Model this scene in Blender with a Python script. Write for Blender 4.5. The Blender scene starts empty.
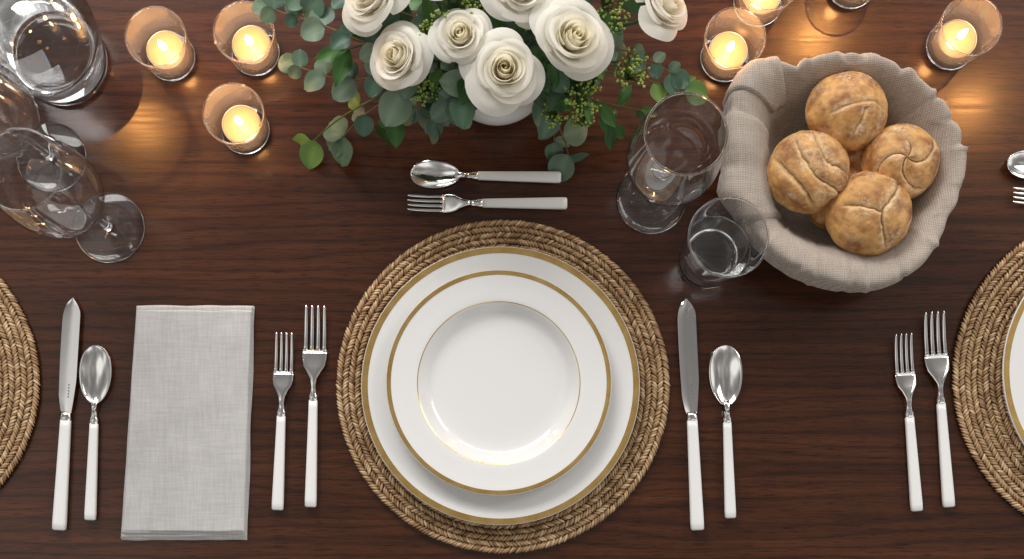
import bpy, math, random
from mathutils import Vector, Matrix, noise, Euler
random.seed(7)
S=bpy.context.scene
COL=S.collection
H=1.1
NX,NY=500.0,480.0
def spot(x,y,h=0.0):
    """plan coordinates in mm of the table -> world metres; h is the height in mm the feature sits at"""
    k=(H*1000-h)/(H*1000)
    x=NX+(x-NX)*k; y=NY+(y-NY)*k
    return Vector(((x-512)/1000,(279.5-y)/1000,h/1000))
# ------------------------------------------------------------ materials
def mat(name):
    m=bpy.data.materials.new(name); m.use_nodes=True
    nt=m.node_tree; b=nt.nodes['Principled BSDF']
    return m,nt,b
def N(nt,t,**k):
    n=nt.nodes.new(t)
    for a,v in k.items(): setattr(n,a,v)
    return n
def setin(n,**k):
    for a,v in k.items(): n.inputs[a.replace('_',' ')].default_value=v
def coords(nt,scale,kind='Object'):
    tc=N(nt,'ShaderNodeTexCoord'); mp=N(nt,'ShaderNodeMapping')
    mp.inputs['Scale'].default_value=scale
    nt.links.new(tc.outputs[kind],mp.inputs['Vector']); return mp.outputs[0]
def ramp(nt,fac,stops):
    r=N(nt,'ShaderNodeValToRGB'); e=r.color_ramp.elements
    while len(e)<len(stops): e.new(0.5)
    for i,(p,c) in enumerate(stops):
        e[i].position=p; e[i].color=(c[0],c[1],c[2],1) if len(c)==3 else c
    nt.links.new(fac,r.inputs[0]); return r.outputs[0]
def mixc(nt,a,b,fac,mode='MIX'):
    m=N(nt,'ShaderNodeMix',data_type='RGBA',blend_type=mode)
    for v,i in ((fac,0),(a,6),(b,7)):
        if isinstance(v,(int,float)): m.inputs[i].default_value=v
        elif isinstance(v,tuple): m.inputs[i].default_value=(*v,1)
        else: nt.links.new(v,m.inputs[i])
    return m.outputs[2]
def bump(nt,b,h,strength,dist):
    n=N(nt,'ShaderNodeBump'); n.inputs['Strength'].default_value=strength; n.inputs['Distance'].default_value=dist
    nt.links.new(h,n.inputs['Height']); nt.links.new(n.outputs[0],b.inputs['Normal'])
def noi(nt,vec,scale,detail=4,rough=.55,dist=0):
    n=N(nt,'ShaderNodeTexNoise'); setin(n,Scale=scale,Detail=detail,Roughness=rough,Distortion=dist)
    nt.links.new(vec,n.inputs['Vector']); return n.outputs['Fac']
def attr(nt,name='Col'):
    a=N(nt,'ShaderNodeAttribute',attribute_name=name); return a.outputs['Color']

# wood
M_wood,nt,b=mat('dark_mahogany')
v1=coords(nt,(0.9,7,1)); v2=coords(nt,(5,150,1)); v3=coords(nt,(30,680,1)); v4=coords(nt,(1.3,42,1))
wv=N(nt,'ShaderNodeTexWave',wave_type='BANDS',bands_direction='Y'); setin(wv,Scale=3.6,Distortion=16,Detail=3,Detail_Scale=0.6,Detail_Roughness=.5)
nt.links.new(v1,wv.inputs['Vector'])
n1=noi(nt,v1,2.2,5,.6,.6); n2=noi(nt,v2,1.6,4,.6,.3); n3=noi(nt,v3,1.5,3,.6); n4=noi(nt,v4,1.5,3,.5,.4)
c1=ramp(nt,n1,[(.25,(.040,.0115,.0040)),(.5,(.060,.0180,.0062)),(.75,(.084,.0270,.0098))])
c2=ramp(nt,wv.outputs['Fac'],[(0,(.56,.53,.51)),(.22,(.95,.95,.95)),(1,(1.1,1.08,1.06))])
c=mixc(nt,c1,c2,.8,'MULTIPLY')
c=mixc(nt,c,ramp(nt,n4,[(.3,(.72,.69,.67)),(.5,(1,1,1)),(.7,(1.26,1.23,1.2))]),.85,'MULTIPLY')
c3=ramp(nt,n2,[(.3,(.63,.60,.58)),(.5,(1,1,1)),(.75,(1.26,1.23,1.2))])
c=mixc(nt,c,c3,.85,'MULTIPLY')
c4=ramp(nt,n3,[(.38,(.25,.22,.2)),(.46,(1,1,1))])
c=mixc(nt,c,c4,.82,'MULTIPLY')
nt.links.new(c,b.inputs['Base Color'])
setin(b,Roughness=.36); b.inputs['Specular IOR Level'].default_value=.22
b.inputs['Coat Weight'].default_value=.5
rr=N(nt,'ShaderNodeMapRange'); setin(rr,From_Min=.3,From_Max=.7,To_Min=.12,To_Max=.19); nt.links.new(n2,rr.inputs[0]); nt.links.new(rr.outputs[0],b.inputs['Coat Roughness'])
bump(nt,b,n3,.2,.0004)

def simple(name,col,rough,metal=0,**k):
    m,nt,b=mat(name); setin(b,Base_Color=(*col,1),Roughness=rough,Metallic=metal)
    for a,v in k.items(): b.inputs[a.replace('_',' ')].default_value=v
    return m
M_porc,nt,b=mat('white_porcelain'); setin(b,Base_Color=(.80,.798,.79,1),Roughness=.12)
b.inputs['Coat Weight'].default_value=.3
M_gold,nt,b=mat('gilded_band'); setin(b,Base_Color=(.62,.40,.14,1),Roughness=.26,Metallic=.85)
v=coords(nt,(1,1,1)); n=noi(nt,v,60,2); nt.links.new(ramp(nt,n,[(.3,(.68,.42,.12)),(.7,(.86,.59,.23))]),b.inputs['Base Color'])
M_steel,nt,b=mat('polished_steel'); setin(b,Base_Color=(.90,.89,.88,1),Roughness=.12,Metallic=1)
v=coords(nt,(40,40,40)); n=noi(nt,v,3,4); rr=N(nt,'ShaderNodeMapRange'); setin(rr,To_Min=.05,To_Max=.16); nt.links.new(n,rr.inputs[0]); nt.links.new(rr.outputs[0],b.inputs['Roughness'])
M_handle,nt,b=mat('white_resin_handle'); setin(b,Base_Color=(.85,.85,.84,1),Roughness=.22)
M_mark=simple('etched_mark',(.25,.24,.23),.5,.6)
def glassmat(name,ior,col=(1,1,1),rough=0):
    m=bpy.data.materials.new(name); m.use_nodes=True; nt=m.node_tree
    nt.nodes.remove(nt.nodes['Principled BSDF']); g=N(nt,'ShaderNodeBsdfGlass'); setin(g,Color=(*col,1),Roughness=rough,IOR=ior)
    nt.links.new(g.outputs[0],nt.nodes['Material Output'].inputs[0]); return m
M_water=glassmat('water',1.33,(.99,.995,1))
M_solid=glassmat('solid_glass',1.5,(1,1,1))
def thin(name,col,edge,f0=.04,power=5,frost=0,frostcol=(1,1,1)):
    """thin-walled glass: clear transmission that darkens slightly edge-on, with a Schlick-like reflection on both faces"""
    m=bpy.data.materials.new(name); m.use_nodes=True; nt=m.node_tree
    nt.nodes.remove(nt.nodes['Principled BSDF'])
    lw=N(nt,'ShaderNodeLayerWeight'); lw.inputs[0].default_value=.5
    t=N(nt,'ShaderNodeBsdfTransparent'); nt.links.new(ramp(nt,lw.outputs['Facing'],[(0,col),(.75,col),(.97,edge)]),t.inputs[0])
    g=N(nt,'ShaderNodeBsdfGlossy'); g.inputs['Roughness'].default_value=.015
    pw=N(nt,'ShaderNodeMath',operation='POWER'); nt.links.new(lw.outputs['Facing'],pw.inputs[0]); pw.inputs[1].default_value=power
    ma=N(nt,'ShaderNodeMath',operation='MULTIPLY_ADD'); nt.links.new(pw.outputs[0],ma.inputs[0]); ma.inputs[1].default_value=.9-f0; ma.inputs[2].default_value=f0
    base=t
    if frost:
        d=N(nt,'ShaderNodeBsdfTranslucent'); d.inputs[0].default_value=(*frostcol,1); d2=N(nt,'ShaderNodeBsdfDiffuse'); d2.inputs[0].default_value=(*frostcol,1)
        ad=N(nt,'ShaderNodeMixShader'); ad.inputs[0].default_value=.5; nt.links.new(d.outputs[0],ad.inputs[1]); nt.links.new(d2.outputs[0],ad.inputs[2])
        mm=N(nt,'ShaderNodeMixShader'); mm.inputs[0].default_value=frost; nt.links.new(t.outputs[0],mm.inputs[1]); nt.links.new(ad.outputs[0],mm.inputs[2]); base=mm
    mx=N(nt,'ShaderNodeMixShader'); nt.links.new(ma.outputs[0],mx.inputs[0]); nt.links.new(base.outputs[0],mx.inputs[1]); nt.links.new(g.outputs[0],mx.inputs[2])
    nt.links.new(mx.outputs[0],nt.nodes['Material Output'].inputs[0]); return m
M_votive=thin('votive_glass',(.97,.94,.92),(.7,.6,.55),.05,3.0,.18,(1,.82,.66))
M_glass=thin('clear_glass',(.985,.985,.985),(.25,.25,.26),.08,2.6,.008)
# linen
def linen(name,col,scale,amp=.35,bs=.6):
    m,nt,b=mat(name); v=coords(nt,(1,1,1))
    w1=N(nt,'ShaderNodeTexWave',bands_direction='X'); w2=N(nt,'ShaderNodeTexWave',bands_direction='Y')
    for w in (w1,w2):
        setin(w,Scale=scale,Distortion=2.5,Detail=3,Detail_Scale=3); nt.links.new(v,w.inputs['Vector'])
    mul=N(nt,'ShaderNodeMath',operation='MULTIPLY'); 
    ad=N(nt,'ShaderNodeMath',operation='ADD'); nt.links.new(w1.outputs['Fac'],ad.inputs[0]); nt.links.new(w2.outputs['Fac'],ad.inputs[1])
    nt.links.new(ad.outputs[0],mul.inputs[0]); mul.inputs[1].default_value=.5
    big=noi(nt,v,25,4); slub=noi(nt,coords(nt,(40,700,30)),1,3); slub2=noi(nt,coords(nt,(700,40,30)),1,3)
    c=ramp(nt,mul.outputs[0],[(.1,tuple(x*(1-amp) for x in col)),(.6,col)])
    c=mixc(nt,c,ramp(nt,big,[(.3,(.93,.93,.93)),(.7,(1.04,1.04,1.04))]),1.0,'MULTIPLY')
    for s in (slub,slub2): c=mixc(nt,c,ramp(nt,s,[(.3,(.90,.90,.90)),(.7,(1.05,1.05,1.05))]),1.0,'MULTIPLY')
    nt.links.new(c,b.inputs['Base Color']); setin(b,Roughness=.9); b.inputs['Specular IOR Level'].default_value=.2
    b.inputs['Sheen Weight'].default_value=.15
    bump(nt,b,mul.outputs[0],bs,.0006); return m
M_nap=linen('grey_linen',(.60,.59,.585),360,.15,.25)
M_bask=linen('oatmeal_coarse_linen',(.49,.42,.36),190,.40,.6)
# rattan
M_rat,nt,b=mat('seagrass'); v=coords(nt,(1,1,1)); n=noi(nt,v,900,3,.6); a=attr(nt)
nt.links.new(mixc(nt,a,ramp(nt,n,[(.3,(.65,.62,.58)),(.7,(1.2,1.2,1.2))]),1.0,'MULTIPLY'),b.inputs['Base Color']); setin(b,Roughness=.5)
bump(nt,b,n,.4,.0005)
# bread
M_bread,nt,b=mat('bread_crust'); v=coords(nt,(1,1,1)); a=attr(nt)
n=noi(nt,v,70,6,.7); fl=noi(nt,v,300,6,.8)
c=mixc(nt,a,ramp(nt,n,[(.3,(.60,.48,.38)),(.5,(1,1,1)),(.7,(1.22,1.17,1.08))]),.9,'MULTIPLY')
flour=ramp(nt,fl,[(.45,(.03,.03,.03)),(.60,(.75,.75,.75))])
pt=noi(nt,v,30,5,.65); fm=mixc(nt,flour,ramp(nt,pt,[(.42,(.05,.05,.05)),(.62,(1,1,1))]),1.0,'MULTIPLY')
at=N(nt,'ShaderNodeAttribute',attribute_name='Flour'); fm=mixc(nt,fm,at.outputs['Color'],1.0,'MULTIPLY')
c=mixc(nt,c,(.84,.74,.58),fm); nt.links.new(c,b.inputs['Base Color']); setin(b,Roughness=.6)
b.inputs['Specular IOR Level'].default_value=.35; bump(nt,b,pt,.45,.003)
# petals / leaves
def leafy(name,transl,rough,bumpn=False):
    m,nt,b=mat(name); a=attr(nt); setin(b,Roughness=rough); nt.links.new(a,b.inputs['Base Color'])
    b.inputs['Specular IOR Level'].default_value=.35
    t=N(nt,'ShaderNodeBsdfTranslucent'); nt.links.new(a,t.inputs[0]); mx=N(nt,'ShaderNodeMixShader'); mx.inputs[0].default_value=transl
    nt.links.new(b.outputs[0],mx.inputs[1]); nt.links.new(t.outputs[0],mx.inputs[2]); nt.links.new(mx.outputs[0],nt.nodes['Material Output'].inputs[0])
    if bumpn:
        n=noi(nt,coords(nt,(1,1,1)),350,3); bump(nt,b,n,.3,.0005)
    return m
M_petal=leafy('rose_petal',.45,.7)
M_leaf=leafy('foliage',.12,.42,bumpn=True)
M_wax,nt,b=mat('candle_wax'); setin(b,Base_Color=(.40,.26,.13,1),Roughness=.35)
b.inputs['Emission Color'].default_value=(1,.60,.25,1); b.inputs['Emission Strength'].default_value=.10  # faint emission stands in for flame light glowing through the wax
M_flame,nt,b=mat('flame'); b.inputs['Emission Color'].default_value=(1,.80,.45,1); b.inputs['Emission Strength'].default_value=26
M_tin=simple('tealight_tin',(.7,.68,.66),.3,1)
M_wick=simple('wick',(.02,.015,.01),.9)

# ------------------------------------------------------------ mesh helpers
def mesh_obj(name,V,F,m,smooth=True,cols=None,parent=None):
    me=bpy.data.meshes.new(name); me.from_pydata([tuple(v) for v in V],[],F); me.update()
    if smooth: me.polygons.foreach_set('use_smooth',[True]*len(F))
    me.materials.append(m)
    if cols is not None:
        ca=me.color_attributes.new('Col','FLOAT_COLOR','POINT')
        flat=[]
        for c in cols: flat+= [c[0],c[1],c[2],1]
        ca.data.foreach_set('color',flat)
    o=bpy.data.objects.new(name,me); COL.objects.link(o)
    if parent: o.parent=parent
    return o
def empty(name,loc,label,cat,group=None,rot=0):
    o=bpy.data.objects.new(name,None); o.empty_display_size=.02; COL.objects.link(o); o.location=loc; o.rotation_euler=(0,0,rot)
    tag(o,label,cat,group); return o
def tag(o,label,cat,group=None):
    o['label']=label; o['category']=cat
    if group: o['group']=group
def catmull(P,n=5):
    out=[]
    for i in range(len(P)-1):
        p0=P[max(i-1,0)];p1=P[i];p2=P[i+1];p3=P[min(i+2,len(P)-1)]
        for j in range(n):
            t=j/n
            out.append(tuple(.5*((2*b_)+(-a_+c_)*t+(2*a_-5*b_+4*c_-d_)*t*t+(-a_+3*b_-3*c_+d_)*t**3) for a_,b_,c_,d_ in zip(p0,p1,p2,p3)))
    out.append(tuple(P[-1])); return out
def lathe(prof,seg=72,sc=.001):
    V=[];F=[]
    rings=[]
    for r,z in prof:
        if r<1e-4: rings.append([len(V)]); V.append((0,0,z*sc))
        else:
            rings.append(list(range(len(V),len(V)+seg)))
            for i in range(seg):
                a=2*math.pi*i/seg; V.append((r*sc*math.cos(a),r*sc*math.sin(a),z*sc))
    for A,B in zip(rings,rings[1:]):
        for i in range(seg):
            j=(i+1)%seg
            if len(A)==1 and len(B)==1: continue
            if len(A)==1: F.append((A[0],B[j],B[i]))
            elif len(B)==1: F.append((A[i],A[j],B[0]))
            else: F.append((A[i],A[j],B[j],B[i]))
    return V,F
def ringtube(R,z,r,seg=96,k=8):
    return lathe([(R+r*math.cos(2*math.pi*i/k),z+r*math.sin(2*math.pi*i/k)) for i in range(k+1)],seg)
def fixn(o):
    import bmesh
    bm=bmesh.new(); bm.from_mesh(o.data); bmesh.ops.remove_doubles(bm,verts=bm.verts,dist=1e-7); bmesh.ops.recalc_face_normals(bm,faces=bm.faces); bm.to_mesh(o.data); bm.free()
    return o
def loft(sections,seg=14,p=2.0):
    V=[];F=[]
    for s in sections:
        y,w,t,z=s[:4]; x0=s[4] if len(s)>4 else 0
        for i in range(seg):
            a=2*math.pi*i/seg; c_=math.cos(a); s_=math.sin(a)
            V.append(((x0+w*math.copysign(abs(c_)**(2/p),c_))*.001,y*.001,(z+t*math.copysign(abs(s_)**(2/p),s_))*.001))
    n=len(sections)
    for k in range(n-1):
        for i in range(seg):
            j=(i+1)%seg; F.append((k*seg+i,k*seg+j,(k+1)*seg+j,(k+1)*seg+i))
    F.append(tuple(range(seg))[::-1]); F.append(tuple(range((n-1)*seg,n*seg)))
    return V,F
def merge(parts):
    V=[];F=[]
    for v,f in parts:
        o=len(V); V+=v; F+=[tuple(i+o for i in q) for q in f]
    return V,F

# ------------------------------------------------------------ table
V,F=[],[]
tw,td=1.5,1.0
for z in (0,-.035):
    V+=[(-tw,-td,z),(tw,-td,z),(tw,td,z),(-tw,td,z)]
F=[(0,1,2,3),(7,6,5,4),(0,4,5,1),(1,5,6,2),(2,6,7,3),(3,7,4,0)]
t=mesh_obj('dining_table',V,F,M_wood,False); t['kind']='structure'
tag(t,'dark polished mahogany dining table with fine grain','table')
mod=t.modifiers.new('bev','BEVEL'); mod.width=.004; mod.segments=3

# ------------------------------------------------------------ placemats
def strand(V,F,C,c,d,up,L,w,hh,col,bend=.55):
    side=d.cross(up).normalized(); o=len(V); n=6; m=6
    for k in range(n+1):
        u=k/n*2-1; e=max(0,1-u*u*.92)**.5
        arch=(1-u*u)
        for i in range(m):
            a=2*math.pi*i/m
            V.append(c+d*(u*L/2)+side*(math.cos(a)*w/2*e)+up*(math.sin(a)*hh/2*e+arch*hh*bend))
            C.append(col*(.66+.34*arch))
    for k in range(n):
        for i in range(m):
            j=(i+1)%m; F.append((o+k*m+i,o+k*m+j,o+(k+1)*m+j,o+(k+1)*m+i))
def placemat_mesh(R,seed,rmin=0):
    rnd=random.Random(seed); V=[];F=[];C=[]; up=Vector((0,0,1))
    step=6.0; nr=int((R-rmin)/step)
    for q in range(nr):
        r=R-step*.5-q*step
        if r<rmin: break
        n=max(6,int(2*math.pi*r/3.3)); sgn=1 if q%2 else -1
        for i in range(n):
            a=2*math.pi*i/n+rnd.uniform(-.18,.18)*2*math.pi/n
            rad=Vector((math.cos(a),math.sin(a),0)); tan=Vector((-math.sin(a),math.cos(a),0))
            ang=math.radians(42+rnd.uniform(-7,7))*sgn
            d=(tan*math.cos(ang)+rad*math.sin(ang)).normalized()
            k=rnd.random(); base=Vector((.58,.385,.205)).lerp(Vector((.27,.150,.068)),k**1.4)
            if rnd.random()<.14: base=Vector((.72,.53,.32))
            rr=r+rnd.uniform(-.35,.35)
            strand(V,F,C,rad*(rr*.001)+up*(.0034+rnd.uniform(-.0004,.0004)),d,up,.0094,.0029,.0029,base,.7)
    o=len(V); seg=96
    for z in (.0008,.0030):
        for i in range(seg):
            a=2*math.pi*i/seg; V.append(Vector((math.cos(a)*(R-3)*.001,math.sin(a)*(R-3)*.001,z))); C.append(Vector((.10,.055,.026)))
    F.append(tuple(range(o,o+seg))[::-1]); F.append(tuple(range(o+seg,o+2*seg)))
    for i in range(seg):
        j=(i+1)%seg; F.append((o+i,o+j,o+seg+j,o+seg+i))
    return V,F,C
for (x,y,R,sd,rm,lab) in ((503,387,166,1,100,'round woven seagrass placemat under white plates'),(-118,383,159,2,20,'round woven seagrass placemat with nothing on it'),(1117,378,166,3,100,'round woven seagrass placemat beneath a gold rimmed plate')):
    V,F,C=placemat_mesh(R,sd,rm); o=mesh_obj('placemat',V,F,M_rat,True,C); o.location=spot(x,y,0); tag(o,lab,'placemat','woven placemats')

# ------------------------------------------------------------ plates
def ringband(r0,r1,zf,name,parent,up=.25):
    P=[]
    for k in range(5):
        r=r0+(r1-r0)*k/4; P.append((r,zf(r)+up))
    v,f=lathe(P,128); return fixn(mesh_obj(name,v,f,M_gold,True,None,parent))
def interp(P,r):
    for a,b in zip(P,P[1:]):
        if a[0]<=r<=b[0]: return a[1]+(b[1]-a[1])*(r-a[0])/(b[0]-a[0]+1e-9)
    return P[-1][1]
def plate(name,x,y,z0,R,top,bands,label,group):
    e=empty(name,spot(x,y,z0),label,'plate',group)
    T=catmull(top,6)
    under=[(0,1.2)]+[(top[-1][0]*.55,1.2),(top[-1][0]*.56,0),(top[-1][0]*.60,0),(top[-1][0]*.62,1.5)]
    edge=top[-1]
    prof=under+[(edge[0]*.8,interp(T,edge[0]*.8)-3.2),(edge[0]-.8,edge[1]-2.4),(edge[0]+.5,edge[1]-1.2)]+T[::-1]
    v,f=lathe(prof,128); fixn(mesh_obj('plate_body',v,f,M_porc,True,None,e))
    for (a,b_) in bands: ringband(a,b_,lambda r:interp(T,r),'gold_rim' if a>R*.8 else 'gold_ring',e)
    return e
big=[(0,4.2),(60,4.2),(86,4.4),(93,5.5),(99,8.5),(106,10.8),(120,12.4),(134.5,14.2),(136.2,14.0)]
plate('dinner_plate',500.5,387,9,137,big,[(130.0,135.8)],'large white porcelain dinner plate with wide gold rim','gold rimmed plates')
soup=[(0,5.2),(45,5.2),(60,5.8),(68,8.0),(74.5,13.5),(78,16.8),(82,18.2),(95,19.6),(107.5,21.4),(109,21.2)]
plate('soup_plate',498.8,384.5,14,110,soup,[(104.5,108.6),(78.6,79.3)],'white rimmed soup plate with gold edge and thin gold ring','gold rimmed plates')
plate('dinner_plate',1134,372,9,137,big,[(130.0,135.8)],'white dinner plate with gold rim beyond the bread basket','gold rimmed plates')

# ------------------------------------------------------------ cutlery
def handle_mesh(L,w0,w1,t):
    secs=[]
    for k in range(15):
        u=k/14; y=u*L; w=w0+(w1-w0)*u
        e=.6 if k==0 else 1
        secs.append((y,w*(.75 if k==0 else 1),t*(1-.25*u)*e,5.2))
        if k==0: secs.append((1.2,w0*.95,t*.95,5.2))
    return loft(secs,20,3.4)
def make_cut(kind,base,tip,label,w=None):
    b_=spot(*base,3); t_=spot(*tip,3); L=(t_-b_).length*1000; d=t_-b_
    rot=math.atan2(d.y,d.x)-math.pi/2
    b_.z=0.0
    e=empty({'knife':'table_knife','fork':'fork','spoon':'spoon'}[kind],b_,label,kind,{'knife':'table knives','fork':'forks','spoon':'spoons'}[kind],rot)
    if kind=='knife':
        hl=L*.475
        fixn(mesh_obj('handle',*handle_mesh(hl,6.9,5.2,4.2),M_handle,True,None,e))
        fixn(mesh_obj('collar',*loft([(hl-.5,5.4,3.4,5.2),(hl+2,5.5,3.5,5.2),(hl+5,4.8,2.9,5.2),(hl+8,5.2,2.2,5)],20,2.6),M_steel,True,None,e))
        B=L-hl-7; Vv=[];Ff=[]; n=26;m=8
        for k in range(n+1):
            u=k/n; y=hl+7+B*u
            left=-(5.2+ (8.6-5.2)*min(1,u*7)**.7) if u<.15 else -8.8-1.0*math.sin((u-.15)/.85*math.pi*.9)
            left*= 1 if u<.80 else max(0.02,(1-((u-.80)/.20)**2.3))**.62
            right=5.0+ (3.4)*min(1,u*3.5)**.8
            if u>.86: right=right- (right+1.6)*((u-.86)/.14)**1.7*.85
            if u>=1: left=right-.6
            for sg in (1,-1):
                for i in range(m+1):
                    s=i/m; x=left+(right-left)*s
                    th=1.3*(min(1,s*2.2)**.9)+.12
                    Vv.append((x*.001,y*.001,(4.6+sg*th*.7+ .9*(s-.5))*.001))
        W=2*(m+1)
        for k in range(n):
            o=k*W;q=o+W
            for i in range(m):
                Ff.append((o+i,o+i+1,q+i+1,q+i)); Ff.append((o+m+1+i,q+m+1+i,q+m+2+i,o+m+2+i))
            Ff.append((o,q,q+m+1,o+m+1)); Ff.append((o+m,o+2*m+1,q+2*m+1,q+m))
        Ff.append(tuple(range(m+1))+tuple(range(2*m+1,m,-1))); 
        o=n*W; Ff.append(tuple(range(o,o+m+1))+tuple(range(o+2*m+1,o+m,-1)))
        ob=fixn(mesh_obj('blade',Vv,Ff,M_steel,True,None,e))
        md=ob.modifiers.new('es','EDGE_SPLIT'); md.split_angle=math.radians(40)
        Vv=[];Ff=[]
        for k in range(5):
            o=len(Vv); y=hl+22+k*3.0
            Vv+=[(.0006,y*.001,.00595),(.0018,y*.001,.00605),(.0018,(y+1.7)*.001,.00605),(.0006,(y+1.7)*.001,.00595)]; Ff.append((o,o+1,o+2,o+3))
        mesh_obj('etched_mark',Vv,Ff,M_mark,False,None,e)
    elif kind=='fork':
        hl=L*.53; W=(w or 25)/2
        fixn(mesh_obj('handle',*handle_mesh(hl,6.0,4.3,3.8),M_handle,True,None,e))
        T=L*.225; yp=L-T; yn=L-T-W*2.0
        parts=[loft([(hl-.5,4.5,3.1,5.2),(hl+4,4.3,3,5.3),(hl+6.5,3.2,2.2,5.6),(hl+12,2.5,1.7,6.2),((hl+yn)/2+2,2.3,1.5,7.2),(yn-3,3.2,1.3,7.4),(yn+W*.35,W*.58,1.1,6.8),(yn+W*.8,W*.86,1.0,5.6),(yn+W*1.3,W*.97,.95,4.4),(yn+W*1.75,W*.985,.9,3.6),(yp+1.5,W*.99,.85,3.2)],18,2.4)]
        for i in range(4):
            xc=(-1+2*(i+.5)/4)*W*.99; hw=W*.155
            parts.append(loft([(yp-1,hw*1.25,.85,3.4,xc),(yp+T*.12,hw,.85,3.05,xc),(yp+T*.4,hw*.95,.85,3.4,xc*.99),(yp+T*.75,hw*.8,.8,5.4,xc*.98),(yp+T*.94,hw*.6,.65,7.2,xc*.97),(L,hw*.25,.3,7.9,xc*.97)],10,2.4))
        fixn(mesh_obj('fork_head',*merge(parts),M_steel,True,None,e))
    else:
        W=(w or 33)/2; BL=W*3.5; hl=L*.555
        fixn(mesh_obj('handle',*handle_mesh(hl,5.7,4.1,3.8),M_handle,True,None,e))
        y0=L-BL
        n=30;m=16;Vv=[];Ff=[]
        for side in (0,1):
            for k in range(n+1):
                u=k/n; uu=.5-.5*math.cos(math.pi*u)
                y=y0+BL*uu
                hw=W*max(0,(1-abs(2*uu-1)**2.15))**.5*(.87+.20*uu)
                hw=max(hw,1.9 if k==0 else .05)
                for i in range(m+1):
                    s=-1+2*i/m
                    dep=6.2*(1-s*s)*max(0,1-(2*uu-1)**2)**.75
                    z=8.2-1.2*(1-uu)-dep
                    if side: z-=1.1*(1 if 0<i<m and 0<k<n else .5)
                    Vv.append((hw*s*.001,y*.001,z*.001))
        off=(n+1)*(m+1)
        for k in range(n):
            for i in range(m):
                a=k*(m+1)+i; Ff.append((a,a+1,a+m+2,a+m+1)); Ff.append((off+a,off+a+m+1,off+a+m+2,off+a+1))
        for k in range(n):
            for i in (0,m):
                a=k*(m+1)+i; Ff.append((a,a+m+1,off+a+m+1,off+a))
        for i in range(m):
            for k in (0,n):
                a=k*(m+1)+i; Ff.append((a,a+1,off+a+1,off+a))
        nk=loft([(hl-.5,4.3,3.1,5.2),(hl+4,4.1,3,5.3),(hl+6.5,2.9,2.2,5.6),(hl+12,2.3,1.7,6.4),((hl+y0)/2+2,2.0,1.5,7.4),(y0-2,2.6,1.2,7.6),(y0+2,3.0,.9,6.9),(y0+5,2.2,.4,5.6)],16,2.3)
        fixn(mesh_obj('spoon_bowl',*merge([(Vv,Ff),nk]),M_steel,True,None,e))
    return e
make_cut('knife',(60,530),(74,298),'silver dinner knife with white handle beside a spoon')
make_cut('spoon',(91,520),(98,346),'silver spoon with white handle beside a napkin',33)
make_cut('fork',(278,510),(285,333),'small silver salad fork with white handle',21)
make_cut('fork',(311,507),(316,306),'large silver dinner fork with white handle beside placemat',25)
make_cut('knife',(697,530),(686,299),'silver dinner knife with white handle beside plates')
make_cut('spoon',(730,518),(724,346),'silver spoon with white handle next to a knife',34)
make_cut('fork',(916,511),(902,334),'small salad fork with white handle, slightly turned',21)
make_cut('fork',(948,507),(933,312),'large dinner fork with white handle near placemat edge',25)
make_cut('spoon',(561,178),(411,175),'dessert spoon with white handle laid above the plate',28)
make_cut('fork',(567,204),(408,203.5),'dessert fork with white handle laid above the plate',19)
make_cut('spoon',(1158,172),(1005,165),'dessert spoon with white handle lying crosswise',29)
make_cut('fork',(1168,204),(1011,196),'dessert fork with white handle lying crosswise',19)

# ------------------------------------------------------------ napkin
def napkin():
    V=[];F=[]
    def layer(cs,z0,th,sd):
        nx,ny=60,110; o=len(V)
        for j in range(ny+1):
            for i in range(nx+1):
                u=i/nx; v=j/ny
                uu=.5-.5*math.cos(math.pi*u); vv=.5-.5*math.cos(math.pi*v)
                top=Vector(cs[0]).lerp(Vector(cs[1]),uu); bot=Vector(cs[3]).lerp(Vector(cs[2]),uu)
                p=top.lerp(bot,vv)
                du=min(uu,1-uu)*120; dv=min(vv,1-vv)*230
                e=min(1,du/th)*min(1,dv/th); prof=(1-(1-e)**2.2)
                z=z0+th*prof+ 1.5*noise.noise(Vector((p.x*.025,p.y*.012,sd)))*e+.6*noise.noise(Vector((p.x*.10,p.y*.04,sd)))*e
                w=spot(p.x+1.1*noise.noise(Vector((p.y*.02,sd*3,2))),p.y+1.1*noise.noise(Vector((p.x*.04,sd,5))),0)
                V.append((w.x,w.y,max(.0003,z*.001)))
        for j in range(ny):
            for i in range(nx):
                a=o+j*(nx+1)+i; F.append((a,a+nx+1,a+nx+2,a+1))
    layer([(138,307),(255,307),(247.5,540),(122,540)],0,2.6,1)
    layer([(137.5,306.5),(254.5,306.5),(247,537),(121.5,538)],2.4,2.6,2)
    layer([(138,306),(254,306.5),(246.5,534.5),(123,533.5)],4.8,2.6,3)
    layer([(138.5,311),(253.5,311.5),(246,532),(125,531)],7.0,1.9,4)
    cx=spot(190,420); V2=[(v[0]-cx.x,v[1]-cx.y,v[2]) for v in V]
    o=mesh_obj('napkin',V2,F,M_nap); o.location=cx; tag(o,'folded pale grey linen napkin lying on the table','napkin')
napkin()

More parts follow.
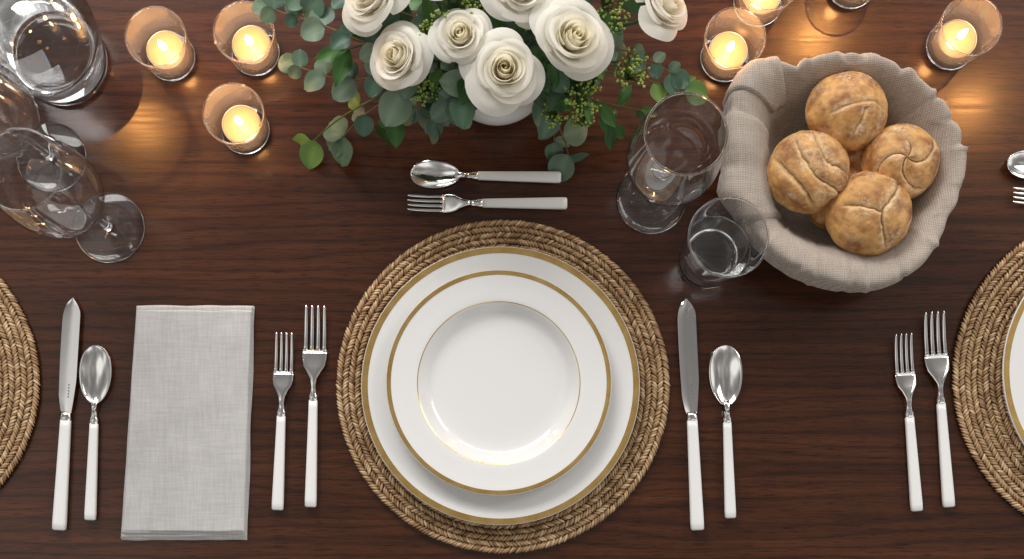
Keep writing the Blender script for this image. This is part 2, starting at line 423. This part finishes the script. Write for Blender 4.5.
# ------------------------------------------------------------ glassware
def wine_glass(x,y,label,s=1.0):
    e=empty('wine_glass',spot(x,y,.3),label,'wine glass','stemmed wine glasses')
    out=catmull([(3.6,82),(9,86),(24,97),(36,115),(40.5,137),(39.8,160),(36.8,186),(33.5,206.4)],6)
    v,f=lathe([(0,82)]+out,80); fixn(mesh_obj('bowl',v,f,M_glass,True,None,e))
    v,f=ringtube(33.3,207,1.0); fixn(mesh_obj('rim',v,f,M_solid,True,None,e))
    v,f=lathe([(0,5.5),(4.4,5.5)]+catmull([(4.4,6),(3.5,14),(3.2,40),(3.2,70),(3.6,81.9)],4)+[(0,81.9)],32); fixn(mesh_obj('stem',v,f,M_solid,True,None,e))
    v,f=lathe([(0,1.0),(20,.6),(33,0),(34.6,.4),(35,1.3),(34,2.0),(20,2.8),(8,4.2),(4.5,5.4),(0,5.4)],80); fixn(mesh_obj('foot',v,f,M_solid,True,None,e))
wine_glass(651,199,'empty clear wine glass between flowers and bread')
wine_glass(110,228,'empty clear wine glass standing beside another glass')
wine_glass(52,158,'empty clear wine glass close to the water carafe')
e=empty('water_tumbler',spot(706,261,.3),'clear water tumbler part filled with water','tumbler')
v,f=lathe([(28,8.2)]+catmull([(28.4,9),(31.5,40),(34.5,80),(36,108)],5),80)
fixn(mesh_obj('tumbler_wall',v,f,M_glass,True,None,e))
v,f=ringtube(35.8,108.6,1.1); fixn(mesh_obj('rim',v,f,M_solid,True,None,e))
v,f=lathe([(0,0),(25,0),(27.4,1.2),(28.2,4),(28.0,8),(26,8.6),(20,7.6),(0,6.8)],80)
fixn(mesh_obj('tumbler_base',v,f,M_solid,True,None,e))
v,f=lathe([(0,9.2),(21.8,9.4),(26.9,10.4)]+catmull([(27.6,12.6),(30.4,40),(31.7,52)],4)+[(31.2,51.4),(0,51.3)],80)
fixn(mesh_obj('water',v,f,M_water,True,None,e))
e=empty('water_carafe',spot(66,64,.3),'wide clear glass carafe of water','carafe')
v,f=lathe(catmull([(43,6),(50,35),(60,90),(63,140),(58,185),(46,220),(42,250)],6),96)
fixn(mesh_obj('carafe_wall',v,f,M_glass,True,None,e))
v,f=ringtube(42,250.7,1.0); fixn(mesh_obj('rim',v,f,M_solid,True,None,e))
v,f=lathe([(0,0),(38,0),(42,1.5),(43.4,5),(41,7),(30,6.2),(0,6)],96)
fixn(mesh_obj('carafe_base',v,f,M_solid,True,None,e))
v,f=lathe([(0,8.5),(36,8.6),(41.6,10.5)]+catmull([(43.2,12),(49.4,35),(55.5,66)],5)+[(55,65.4),(0,65.2)],96)
fixn(mesh_obj('water',v,f,M_water,True,None,e))

# ------------------------------------------------------------ candles
def candle(x,y,k):
    g=empty('votive_holder',spot(x,y,.3),'small clear glass votive cup around a lit tealight','candle holder','votive holders')
    v,f=lathe([(24,5)]+catmull([(24,5.2),(26,25),(28.6,52)],5),64)
    fixn(mesh_obj('glass_cup',v,f,M_votive,True,None,g))
    v,f=ringtube(28.5,52.6,.9,64); fixn(mesh_obj('rim',v,f,M_solid,True,None,g))
    v,f=lathe([(0,0),(22,0),(23.6,1.2),(24.3,3.5),(23,4.3),(0,4.2)],64); fixn(mesh_obj('cup_base',v,f,M_solid,True,None,g))
    c=empty('tealight_candle',spot(x,y,.3)+Vector((0,0,.0048)),'lit tealight candle glowing inside a glass cup','candle','lit tealights')
    v,f=lathe([(0,0),(18.6,0),(19,1),(19,16),(18.8,16.2),(18.6,16),(18.6,13),(0,13)],48); fixn(mesh_obj('tealight_tin',v,f,M_tin,True,None,c))
    v,f=lathe([(0,13.1),(18.4,13.1),(18.4,15.2),(17.4,15.6),(15,15.0),(0,14.6)],48); fixn(mesh_obj('wax',v,f,M_wax,True,None,c))
    v,f=lathe([(0,14.5),(.6,14.6),(.6,21),(0,21.6)],8); fixn(mesh_obj('wick',v,f,M_wick,True,None,c))
    v,f=lathe(catmull([(0,18),(2.2,20),(3.4,24),(2.8,30),(1.3,36),(0,40)],4),16); fixn(mesh_obj('flame',v,f,M_flame,True,None,c))
    l=bpy.data.lights.new('candle_light','POINT'); l.energy=.12; l.color=(1,.46,.15); l.shadow_soft_size=.006
    lo=bpy.data.objects.new('candle_light',l); COL.objects.link(lo); lo.parent=c; lo.location=(0,0,.058)
for k,(x,y) in enumerate([(172,58),(256,53),(246,131),(724,59),(757,4),(850,-14),(949,47)]): candle(x,y,k)

# ------------------------------------------------------------ bread basket
cxi,cyi=848,170
outl=[(755,60),(772,58),(795,66),(820,55),(860,52),(890,61),(925,85),(955,122),(966,155),(961,190),(948,226),(925,262),(890,285),(858,290),(815,278),(788,264),(760,240),(740,206),(727,192),(732,150),(727,125),(729,98),(742,76)]
inn=[(790,84),(820,78),(862,74),(890,82),(920,105),(938,135),(942,165),(935,195),(915,228),(885,248),(850,250),(812,240),(788,225),(772,200),(768,175),(766,150),(764,125),(768,100)]
def polar(P):
    L=[]
    for x,y in P:
        dx=x-cxi; dy=-(y-cyi); L.append((math.atan2(dy,dx)%(2*math.pi),math.hypot(dx,dy)))
    L.sort(); return L
def pr(L,a):
    def one(a):
        a%=2*math.pi
        for i in range(len(L)):
            a0,r0=L[i]; a1,r1=L[(i+1)%len(L)]
            if i==len(L)-1: a1+=2*math.pi
            aa=a if a>=L[0][0] else a+2*math.pi
            if a0<=aa<=a1: return r0+(r1-r0)*(aa-a0)/(a1-a0+1e-9)
        return L[0][1]
    return sum(one(a+k*.022) for k in (-2,-1,0,1,2))/5
PO,PI=polar(outl),polar(inn)
rimh=72; K=(1100-rimh)/1100
ctr=spot(cxi,cyi,rimh); base_ctr=Vector((ctr.x,ctr.y,0))
ROWS=[('o',0.0,.6),('o',.50,.6),('o',.66,2),('o',.76,9),('o',.86,24),('o',.915,36),('o',.93,41),('o',.985,41.5),('o',1.0,50),('o',1.0,64),('m',.955,74),('m',.78,77),('m',.48,74),('m',.16,66),('i',.97,56),('i',.88,42),('i',.78,28),('i',.62,17),('i',.4,12),('i',0,11)]
_cache={}
def prof(a):
    key=round(a,4)
    if key in _cache: return _cache[key]
    ro=pr(PO,a)*K; ri=pr(PI,a)*K; P=[]
    for md,t,z in ROWS: P.append(({'o':ro*t,'m':ri+(ro-ri)*t,'i':ri*t}[md],z))
    _cache[key]=catmull(P,4); return _cache[key]
def ridge(x): return max(0,1-abs(x)*7)
def bpt(a,jf):
    P=prof(a); j=min(len(P)-2,int(jf)); f=jf-j; r=P[j][0]*(1-f)+P[j+1][0]*f; z=P[j][1]*(1-f)+P[j+1][1]*f
    d=Vector((math.cos(a),math.sin(a),0)); q=min(1,r/60)
    n1=noise.noise(Vector((d.x*2.2+2,d.y*2.2,z*.016+r*.008+4))); n2=noise.noise(Vector((d.x*3.4-5,d.y*3.4,z*.012-r*.012+1)))
    fold=2.6*noise.noise(Vector((d.x*1.8,d.y*1.8,z*.01)))-2.3*ridge(n1)+2.0*ridge(n2)+.6*noise.noise(Vector((d.x*8,d.y*8,z*.05+r*.02)))
    r2=max(0,r+fold*q)
    z2=z+(3.4*noise.noise(Vector((d.x*1.6+7,d.y*1.6,r*.015)))-2.8*ridge(n1)+2.5*ridge(n2)+.7*noise.noise(Vector((d.x*9+7,d.y*9,r*.06))))*(1 if z>20 else .15)
    return Vector((d.x*r2*.001,d.y*r2*.001,max(.0004,z2*.001)))
seg=320; nr=(len(ROWS)-1)*4+1
def bgrid(j0,j1):
    V=[];F=[]
    for j in range(j0,j1+1):
        for i in range(seg): V.append(bpt(2*math.pi*i/seg,min(j,nr-1.001)))
    for j in range(j1-j0):
        for i in range(seg):
            k=(i+1)%seg; F.append((j*seg+i,j*seg+k,(j+1)*seg+k,(j+1)*seg+i))
    return V,F
e=empty('bread_basket',base_ctr,'soft oatmeal linen bread basket with folded cuff','bread basket')
mesh_obj('basket_wall',*bgrid(0,26),M_bask,True,None,e)
mesh_obj('cloth_liner',*bgrid(26,nr-1),M_bask,True,None,e)
def flap(corners,th):
    n=28;m=28;V=[];F=[]
    A=[Vector(c) for c in corners]
    for j in range(m+1):
        for i in range(n+1):
            u=i/n;v=j/m; u=.5-.5*math.cos(math.pi*u); v=.5-.5*math.cos(math.pi*v)
            p=A[0].lerp(A[1],u).lerp(A[3].lerp(A[2],u),v)
            a=math.radians(p.x); P=bpt(a,p.y); q0=bpt(a,min(p.y+.6,nr-1.01)); q1=bpt(a+.02,p.y); nrm=(q1-P).cross(q0-P)
            nrm=nrm.normalized() if nrm.length>0 else Vector((0,0,1))
            dd=Vector((math.cos(a),math.sin(a),0))
            if nrm.z<-.2 or (nrm.dot(dd)<0 and p.y<38 and nrm.z<.3): nrm=-nrm
            ed=min(1,min(u,1-u)*16)*min(1,min(v,1-v)*16)
            V.append(P+nrm*(.0004+th*(1-(1-ed)**2)+.0006*noise.noise(Vector((p.x*.2,p.y*.4,1)))))
    for j in range(m):
        for i in range(n):
            q=j*(n+1)+i; F.append((q,q+1,q+n+2,q+n+1))
    mesh_obj('folded_flap',V,F,M_bask,True,None,e)
flap([(158,29),(204,29),(216,64),(146,60)],.0028)
flap([(120,30),(150,30),(136,58),(126,60)],.0030)

# bread rolls
def roll(x,y,h,R,sd,style,label,flat=.74):
    rnd=random.Random(sd); V=[];F=[];C=[];FL=[]; nu,nv=220,130
    tilt=Euler((rnd.uniform(-.2,.2),rnd.uniform(-.2,.2),rnd.uniform(0,6.28))).to_matrix()
    if style=='cross': tilt=Euler((.12,.05,math.radians(10))).to_matrix()
    if style=='fan': tilt=Euler((.05,-.1,math.radians(40))).to_matrix()
    for j in range(nv+1):
        ph=math.pi*j/nv
        for i in range(nu):
            th=2*math.pi*i/nu
            d=Vector((math.sin(ph)*math.cos(th),math.sin(ph)*math.sin(th),math.cos(ph)))
            q=tilt@d
            w=noise.noise(d*1.8+Vector((sd,9,0)))*.08+noise.noise(d*7+Vector((sd,2,0)))*.022
            jag=noise.noise(d*22+Vector((sd,2,7)))*.014
            r=1+.05*noise.noise(d*1.6+Vector((sd,0,0)))+.018*noise.noise(d*5+Vector((sd,3,0)))+.008*noise.noise(d*16+Vector((sd,3,0)))
            rho=math.hypot(d.x,d.y); dist=9; fade=1; lobe=0
            if d.z>-.2:
                if style=='spiral':
                    a=th-rho*1.6+w*2; k=abs(((a*4/(2*math.pi))%1)-.5)
                    dist=(.5-k)*(rho+.1)*1.5; fade=min(1,max(0,1.02-rho)*4); lobe=.08
                elif style=='fan':
                    for c0,cv in ((-.50,.05),(-.06,.30),(.38,.55)):
                        dist=min(dist,abs(d.x+w-c0-cv*(d.y*d.y)))
                    fade=min(1,max(0,.97-rho)*5); lobe=.08
                elif style=='cross':
                    for an in (.5,2.6,4.6):
                        dx=d.x*math.cos(an)+d.y*math.sin(an); dy=-d.x*math.sin(an)+d.y*math.cos(an)+w
                        if dx>-.02: dist=min(dist,abs(dy-.25*dx*dx))
                    fade=min(1,max(0,.9-rho)*5); lobe=.08
                else:
                    dist=min(abs(d.x-.55*d.y*d.y+.18+w),abs(d.y+.35*d.x-.1+w) if d.x>0 else 9); fade=.7*min(1,max(0,.8-rho)*4); lobe=.04
            dist=abs(dist+jag)
            fade=max(0,fade)*(1 if d.z>-.2 else 0)
            gw=.035+.025*max(0,noise.noise(d*4+Vector((sd,8,1)))+.3)
            g=math.exp(-(dist/gw)**2)*fade; lip=math.exp(-((dist-gw*2.4)/.06)**2)*fade
            r+=lobe*min(1,dist/.22)**.6*fade-.055*g+.010*lip
            v=tilt@(d*r); zz=v.z*flat if v.z>0 else v.z*flat*.8
            V.append((v.x*R*.001,v.y*R*.001,zz*R*.001))
            nn=noise.noise(d*2.6+Vector((0,sd,0)))+.4*noise.noise(d*7+Vector((0,sd,4)))
            crust=Vector((.60,.325,.110)).lerp(Vector((.29,.115,.030)),max(0,min(1,.42+1.1*nn)))
            low=Vector((.66,.43,.19)); crust=crust.lerp(low,max(0,min(1,(.25-q.z)*1.3)))
            col=crust.lerp(Vector((.74,.53,.28)),.75*math.exp(-((dist-gw)/.035)**2)*fade)
            col=col.lerp(Vector((.28,.12,.04)),.75*math.exp(-(dist/(gw*.6))**2)*fade)
            C.append(col)
            f=.45+.7*lip+.6*max(-.3,noise.noise(d*3.0+Vector((sd,1,5))))*1.6; f*=max(0,min(1,q.z*1.6+.35)); f*=1-.6*g
            FL+= [max(0,min(1,f))]*3+[1]
    for j in range(nv):
        for i in range(nu):
            k=(i+1)%nu; F.append((j*nu+i,(j+1)*nu+i,(j+1)*nu+k,j*nu+k))
    o=mesh_obj('bread_roll',V,F,M_bread,True,C); o.location=spot(x,y,h); tag(o,label,'bread roll','crusty bread rolls')
    ca=o.data.color_attributes.new('Flour','FLOAT_COLOR','POINT'); ca.data.foreach_set('color',FL)
roll(846,112,62,37.5,1,'arc','round golden bread roll with floury crust')
roll(808,172,62,38.5,2,'fan','bread roll with curved slashes and floury crust')
roll(900,163,60,36,3,'spiral','bread roll scored with a swirl pattern')
roll(868,214,64,39.5,4,'cross','bread roll with three pointed split crust')
roll(838,196,36,34,5,'arc','bread roll lying beneath the other rolls')
roll(862,160,34,33,6,'arc','bread roll lying beneath the other rolls')

# ------------------------------------------------------------ flowers
vc=spot(497,86)
e=empty('flower_vase',vc,'low round white ceramic vase holding roses','vase')
v,f=lathe([(0,0),(28,0),(30,1.5)]+catmull([(31,3),(45,20),(53,44),(50,66),(43,80)],6)+[(41.5,81)]+catmull([(40,80),(47,64),(50,44),(42,18),(20,6),(0,5)],5),72)
fixn(mesh_obj('vase_body',v,f,M_porc,True,None,e))
def rose_mesh(seed,R):
    rnd=random.Random(seed); V=[];F=[];C=[]
    n=23; cen=(rnd.uniform(-.05,.05)*R,rnd.uniform(-.05,.05)*R)
    for i in range(n):
        t=i/(n-1)
        ang=i*2.39996+rnd.uniform(-.75,.75)*(.15+t)
        Rt=R*(.06+.68*t**.85)*rnd.uniform(.90,1.08)
        hg=R*(1.04+.06*math.sin(t*math.pi)-.54*t**1.9)*rnd.uniform(.92,1.06)
        wid=math.radians(270-120*min(1,t*1.3)**.6)*rnd.uniform(.9,1.12)
        close=max(0,1-t/.5)
        lip=R*(.03+.42*t**1.4)*rnd.uniform(.7,1.25)
        nu,nv=22,14; o=len(V); ph=rnd.uniform(0,9); skew=rnd.uniform(-.5,.5); tw=rnd.uniform(-.03,.07)
        ox,oy=cen[0]*(1-t),cen[1]*(1-t)
        for j in range(nv+1):
            v=j/nv
            for k in range(nu+1):
                u=-1+2*k/nu
                ve=v*(1-.22*abs(u)**2.8+.10*skew*u)
                a=ang+u*wid/2*(.45+.55*math.sin(min(1,ve*1.5)*math.pi/2))
                s=math.sin(min(1,ve*1.2)*math.pi/2)
                rho=R*.06+ (Rt-R*.02)*s
                rho+=R*.12*t*math.sin(math.pi*min(1,ve*1.1))*(1-u*u)
                rho*=1-close*.62*max(0,ve-.5)/.5
                c_=max(0,(ve-.60)/.40)
                rho+=lip*(c_**1.7)*(1+.35*skew*u)+tw*R*u*(.5+.5*t)+.03*R*u*(1-t)
                z=hg*ve-lip*.75*c_**2.6
                wob=.075*R*(c_+.1)*(.15+t); z+=wob*math.sin(u*3.2+ph); rho+=wob*math.sin(u*2.3+ph*2)
                z+=lip*.20*c_**2*max(0,1-abs(u-.3*skew)*2.2)-lip*.36*c_*abs(u)**2.5
                V.append(((rho*math.cos(a)+ox)*.001,(rho*math.sin(a)+oy)*.001,(z-R*.15)*.001))
                inner=Vector((.94,.87,.64)); outer=Vector((.96,.935,.865))
                cc=inner.lerp(outer,min(1,t*1.2+ve*.35)); cc=cc.lerp(Vector((.92,.86,.60)),max(0,.45-ve)*.8)
                C.append(cc)
        for j in range(nv):
            for k in range(nu):
                a=o+j*(nu+1)+k; F.append((a,a+1,a+nu+2,a+nu+1))
    return V,F,C
def tube(P,r0,r1,seg=6):
    V=[];F=[]
    for i,p in enumerate(P):
        p=Vector(p); t=(Vector(P[min(i+1,len(P)-1)])-Vector(P[max(i-1,0)])).normalized()
        s=t.cross(Vector((0.3,.2,1))).normalized(); q=s.cross(t); r=r0+(r1-r0)*i/(len(P)-1)
        for k in range(seg):
            a=2*math.pi*k/seg; V.append(tuple(p+(s*math.cos(a)+q*math.sin(a))*r))
    for i in range(len(P)-1):
        for k in range(seg):
            l=(k+1)%seg; F.append((i*seg+k,i*seg+l,(i+1)*seg+l,(i+1)*seg+k))
    return V,F
mouth=vc+Vector((0,0,.07))
def rose(x,y,h,R,sd,label,tilt=None):
    p=spot(x,y,h); V,F,C=rose_mesh(sd,R)
    d=(p-(vc+Vector((0,0,-.05)))); d.z*=1.1; d.normalize()
    if tilt: d=(d+Vector(tilt)).normalized()
    e=empty('white_rose',p,label,'rose','white roses')
    q=Vector((0,0,1)).rotation_difference(d)
    o=mesh_obj('rose_bloom',V,F,M_petal,True,C,e); o.rotation_mode='QUATERNION'; o.rotation_quaternion=q
    P=catmull([tuple(d*-.003),tuple(d*-.03),tuple((mouth-p)*.8+Vector((0,0,.012))),tuple(mouth-p+Vector((0,0,-.03)))],5)
    v,f=tube(P,.002,.0022); s=mesh_obj('stem',v,f,M_leaf,True,[(.07,.14,.04)]*len(v),e)
    V=[];F=[]
    for k in range(5):
        a=2*math.pi*k/5; o=len(V)
        for j in range(5):
            t=j/4; rr=(2+13*t); zz=-R*.17+ -3+7*t*t; w=3.2*(1-t)**.8+.2
            for s_ in (-1,0,1):
                V.append(((rr*math.cos(a)-s_*w*math.sin(a))*.001,(rr*math.sin(a)+s_*w*math.cos(a))*.001,(zz)*.001))
        for j in range(4):
            for s_ in (0,1): q0=o+j*3+s_; F.append((q0,q0+1,q0+4,q0+3))
    c=mesh_obj('sepals',V,F,M_leaf,True,[(.08,.15,.04)]*len(V),e); c.rotation_mode='QUATERNION'; c.rotation_quaternion=q
rose(377,2,128,29,11,'open white rose at the edge of the bouquet')
rose(403,60,122,27,12,'open white rose leaning over candle side')
rose(463,39,138,24,13,'smaller creamy white rose with tight centre')
rose(505,72,138,29.5,14,'open white rose leaning over the vase rim')
rose(567,41,142,32,15,'largest open white rose in the bouquet')
rose(519,-4,140,26,16,'white rose half hidden among the leaves')
rose(657,8,122,28,17,'white rose leaning far out beside the candles')
rose(450,-25,140,27,18,'white rose half hidden among the leaves')
rose(590,-30,138,29,19,'white rose half hidden among the leaves')

def leaf(V,F,C,p,d,n,L,W,col,rnd,kind):
    d=d.normalized(); s=d.cross(n).normalized(); n=s.cross(d).normalized(); nu,nv=4,8; o=len(V); curl=rnd.uniform(-.15,.28); fold=rnd.uniform(.12,.35)
    for j in range(nv+1):
        t=j/nv
        if kind=='round': w=W*max(0,math.sin(math.pi*min(1,t**.82)))**.6
        elif kind=='ovate': w=W*max(0,math.sin(math.pi*t**.78))**.85
        else: w=W*max(0,math.sin(math.pi*t**.9))
        if j==0: w=W*.06
        for k in range(nu+1):
            u=-1+2*k/nu
            q=p+d*(L*(t))+s*(w*u)-n*(curl*L*t*t)+n*(fold*abs(u)*w)+n*(.05*L*math.sin(u*3+t*7))*abs(u)
            V.append(tuple(q)); f=(1.35 if k==nu//2 else 1)*(.90+.18*t); C.append((col[0]*f,col[1]*f,col[2]*f))
    for j in range(nv):
        for k in range(nu):
            a=o+j*(nu+1)+k; F.append((a,a+1,a+nu+2,a+nu+1))
PAL={'euc':[(.09,.165,.105),(.12,.195,.13),(.06,.12,.08),(.17,.24,.165)],'green':[(.045,.125,.028),(.07,.17,.04),(.033,.09,.025)],'lime':[(.17,.29,.065),(.13,.24,.055)],'dark':[(.03,.07,.03),(.04,.085,.04)]}
LS=1.42
def sprig(pts,kind,pal,n,L,W,sd,label,termL=None,name='eucalyptus_sprig'):
    rnd=random.Random(sd); P=catmull([tuple(spot(*p)) for p in pts],8); base=Vector(P[0]); L*=LS; W*=LS
    P=[Vector(p)-base for p in P]
    V,F=tube([tuple(p) for p in P],.0013,.0006,5); pc=PAL[pal]; sc=(.16,.12,.06) if pal=='euc' else (.09,.13,.04); C=[sc]*len(V)
    F=list(F); m=len(P)-1
    for i in range(n):
        t=.16+.80*i/max(1,n-1); k=min(m-1,int(t*m)); p=P[k].lerp(P[k+1],t*m-k); tg=(P[k+1]-P[k]).normalized()
        sd_=tg.cross(Vector((0,0,1))).normalized()
        for sgn in ((1,-1) if kind=='round' else ((1,) if i%2 else (-1,))):
            dd=tg*rnd.uniform(.45,1.0)+sd_*sgn*rnd.uniform(.7,1.1)+Vector((0,0,rnd.uniform(-.25,.35)))
            nn=Vector((rnd.uniform(-.5,.5),rnd.uniform(-.6,.3),1))
            sz=rnd.uniform(.6,1.2)*(1-.2*t)
            leaf(V,F,C,p,dd,nn,L*sz*.001,W*sz*.001,rnd.choice(pc),rnd,kind)
    tl=(termL*1.05 if termL else L*.8)
    leaf(V,F,C,P[-1],P[-1]-P[-3],Vector((0,-.1,1)),tl*.001,W*tl/L*.001,rnd.choice(pc),rnd,kind)
    o=mesh_obj(name,V,F,M_leaf,True,C); o.location=base
    tag(o,label,'foliage sprig','greenery sprigs in the bouquet')
E='grey green eucalyptus sprig with round leaves'; G='sprig of glossy pointed green leaves'
v0=(497,75,70)
sprig([v0,(400,55,115),(330,28,100),(270,8,70)],'round','euc',7,19,9,1,E)
sprig([v0,(410,70,110),(350,80,85),(296,66,60)],'round','euc',6,20,8.5,2,E)
sprig([v0,(420,85,105),(368,112,75),(342,138,30)],'round','euc',4,23,10.5,3,E)
sprig([v0,(400,90,100),(345,115,60),(312,142,15)],'ovate','lime',3,24,9.5,4,'leaf sprig drooping onto the table',38,'leaf_sprig')
sprig([v0,(415,95,100),(395,115,70),(387,130,40)],'ovate','green',4,22,7,5,G,34,'leaf_sprig')
sprig([v0,(450,95,100),(438,112,80),(434,120,62)],'round','euc',3,22,10,6,E,34)
sprig([v0,(440,80,98),(425,100,70),(415,108,60)],'round','euc',3,20,9,26,E,24)
sprig([v0,(540,95,100),(553,120,60),(554,142,25)],'ovate','euc',5,22,6.5,7,G,30,'leaf_sprig')
sprig([v0,(545,100,95),(562,134,50),(569,156,14)],'ovate','euc',4,26,10.5,8,E,52)
sprig([v0,(570,90,110),(598,108,85),(612,124,60)],'narrow','green',8,22,4.5,9,G,26,'leaf_sprig')
sprig([v0,(590,60,120),(640,78,100),(684,90,85)],'ovate','lime',5,22,8.5,10,E,28)
sprig([v0,(600,50,120),(645,58,110),(672,74,95)],'round','euc',5,18,8,11,E)
sprig([v0,(560,20,130),(610,8,125),(640,-25,110)],'narrow','green',8,28,6.5,12,G,None,'leaf_sprig')
sprig([v0,(420,20,120),(350,0,110),(300,-5,90)],'round','euc',7,20,9.5,13,E)
sprig([v0,(430,30,120),(400,35,105),(345,50,95)],'narrow','green',7,27,6.5,14,G,None,'leaf_sprig')
sprig([v0,(560,92,105),(590,100,90),(640,110,70)],'narrow','green',8,20,4.5,15,G,None,'leaf_sprig')
sprig([v0,(470,100,96),(462,110,80),(460,116,70)],'round','euc',3,17,8,27,E,18)
rn=random.Random(5)
for i in range(25):
    a=2*math.pi*i/25+rn.uniform(-.1,.1)
    if abs(((a-1.5*math.pi+math.pi)%(2*math.pi))-math.pi)<.42: continue
    rr=rn.uniform(50,108); x=497+math.cos(a)*rr*1.15; y=52-math.sin(a)*rr*.62
    hh=rn.uniform(85,118); kd,pl,nm=rn.choice([('ovate','green','leaf_sprig'),('round','euc','eucalyptus_sprig'),('ovate','dark','leaf_sprig'),('ovate','green','leaf_sprig'),('round','euc','eucalyptus_sprig')])
    sprig([v0,((497+x)/2,(66+y)/2,115),(x,y,hh)],kd,pl,5,22,9 if kd=='round' else 8.5,40+i,E if kd=='round' else G,24,nm)
# yellow-green berries
def buds(x,y,h,R,sd):
    rnd=random.Random(sd); b0=spot(x,y,h); V=[];F=[];C=[]
    P0=(mouth-b0)*.9; v,f=tube([tuple(p) for p in catmull([tuple(P0),tuple(P0*.5+Vector((0,0,.01))),(0,0,-.03)],5)],.0012,.001,5); V+=v;F+=f;C+=[(.12,.2,.05)]*len(v)
    for i in range(30):
        d=Vector((rnd.gauss(0,1),rnd.gauss(0,1),abs(rnd.gauss(0,.8)))).normalized()*R*.001*rnd.uniform(.5,1.15)
        d.z*=.6
        v,f=tube([(0,0,-.028),tuple(d*.6+Vector((0,0,-.008))),tuple(d)],.0006,.0005,4); o=len(V); V+=v; F+=[tuple(q+o for q in g) for g in f]; C+=[(.14,.22,.05)]*len(v)
        for q in range(3):
            cc=d+Vector((rnd.uniform(-1,1),rnd.uniform(-1,1),rnd.uniform(-.5,1)))*.0028
            v,f=lathe([(0,-1.8),(1.3,-1.3),(1.9,0),(1.3,1.3),(0,1.9)],7); s=rnd.uniform(.5,.85); o=len(V)
            V+=[(a*s+cc.x,b_*s+cc.y,z*s+cc.z) for a,b_,z in v]; F+=[tuple(w+o for w in g) for g in f]; kk=rnd.random()
            C+=[(.24+.13*kk,.34+.12*kk,.07+.04*kk)]*len(v)
    o=mesh_obj('berry_sprig',V,F,M_leaf,True,C); o.location=b0; tag(o,'sprig of tiny yellow green buds','foliage sprig','greenery sprigs in the bouquet')
for i,(x,y,h,R) in enumerate([(452,4,140,22),(428,38,128,13),(580,98,112,18),(556,112,100,13),(632,68,112,17),(610,18,130,16),(537,20,130,12),(425,92,105,12),(478,8,138,12),(585,116,90,12)]): buds(x,y,h,R,70+i)

# ------------------------------------------------------------ camera
cam=bpy.data.cameras.new('camera'); co=bpy.data.objects.new('camera',cam); COL.objects.link(co); S.camera=co
co.location=((NX-512)/1000,(279.5-NY)/1000,H); cam.sensor_width=36; cam.lens=36*H/1.024
cam.shift_x=-(NX-512)/1024; cam.shift_y=(NY-279.5)/1024; cam.clip_end=50; cam.clip_start=.05
# ------------------------------------------------------------ light
w=bpy.data.worlds.new('World'); S.world=w; w.use_nodes=True; nt=w.node_tree; bg=nt.nodes['Background']
tc=N(nt,'ShaderNodeTexCoord'); n=noi(nt,tc.outputs['Generated'],1.7,1.5,.4)
nt.links.new(ramp(nt,n,[(.38,(.25,.24,.228)),(.50,(.50,.482,.46)),(.60,(1.25,1.215,1.17))]),bg.inputs[0]); bg.inputs[1].default_value=.74
def area(name,loc,target,size,sy,power,col):
    l=bpy.data.lights.new(name,'AREA'); l.shape='RECTANGLE'; l.size=size; l.size_y=sy; l.energy=power; l.color=col
    o=bpy.data.objects.new(name,l); COL.objects.link(o); o.location=loc
    o.rotation_euler=(Vector(target)-Vector(loc)).to_track_quat('-Z','Y').to_euler(); return o
area('window_and_fill_light',(-.9,1.9,1.5),(0,0,0),1.4,1.0,50,(1,.98,.955))
area('window_and_fill_light',(2.4,1.5,2.0),(0,0,0),1.3,1.1,30,(1,.965,.93))  # soft fill light added from the upper right
area('added_highlight_strip',(.35,1.35,1.25),(0,0,0),.9,.10,4.5,(1,.96,.9))  # unseen lamp added for crisp highlight streaks on glass, steel and plates
def bulb(x,y,pw):
    """warm pendant spotlight 1.3 m above the table, mirrored in the varnish"""
    z=1.3; n0=Vector(((NX-512)/1000,(279.5-NY)/1000,0)); p=spot(x,y,0); q=n0+(p-n0)*((H+z)/H)
    l=bpy.data.lights.new('pendant_spotlight','SPOT'); l.energy=pw; l.color=(1,.42,.11); l.shadow_soft_size=.02; l.spot_size=math.radians(12); l.spot_blend=1
    o=bpy.data.objects.new('pendant_spotlight',l); COL.objects.link(o); o.location=(q.x,q.y,z)
    o.rotation_euler=(p-o.location).to_track_quat('-Z','Y').to_euler()
bulb(143,124,8); bulb(813,38,8); bulb(966,106,7)
S.view_settings.view_transform='Standard'; S.view_settings.look='None'; S.view_settings.exposure=0
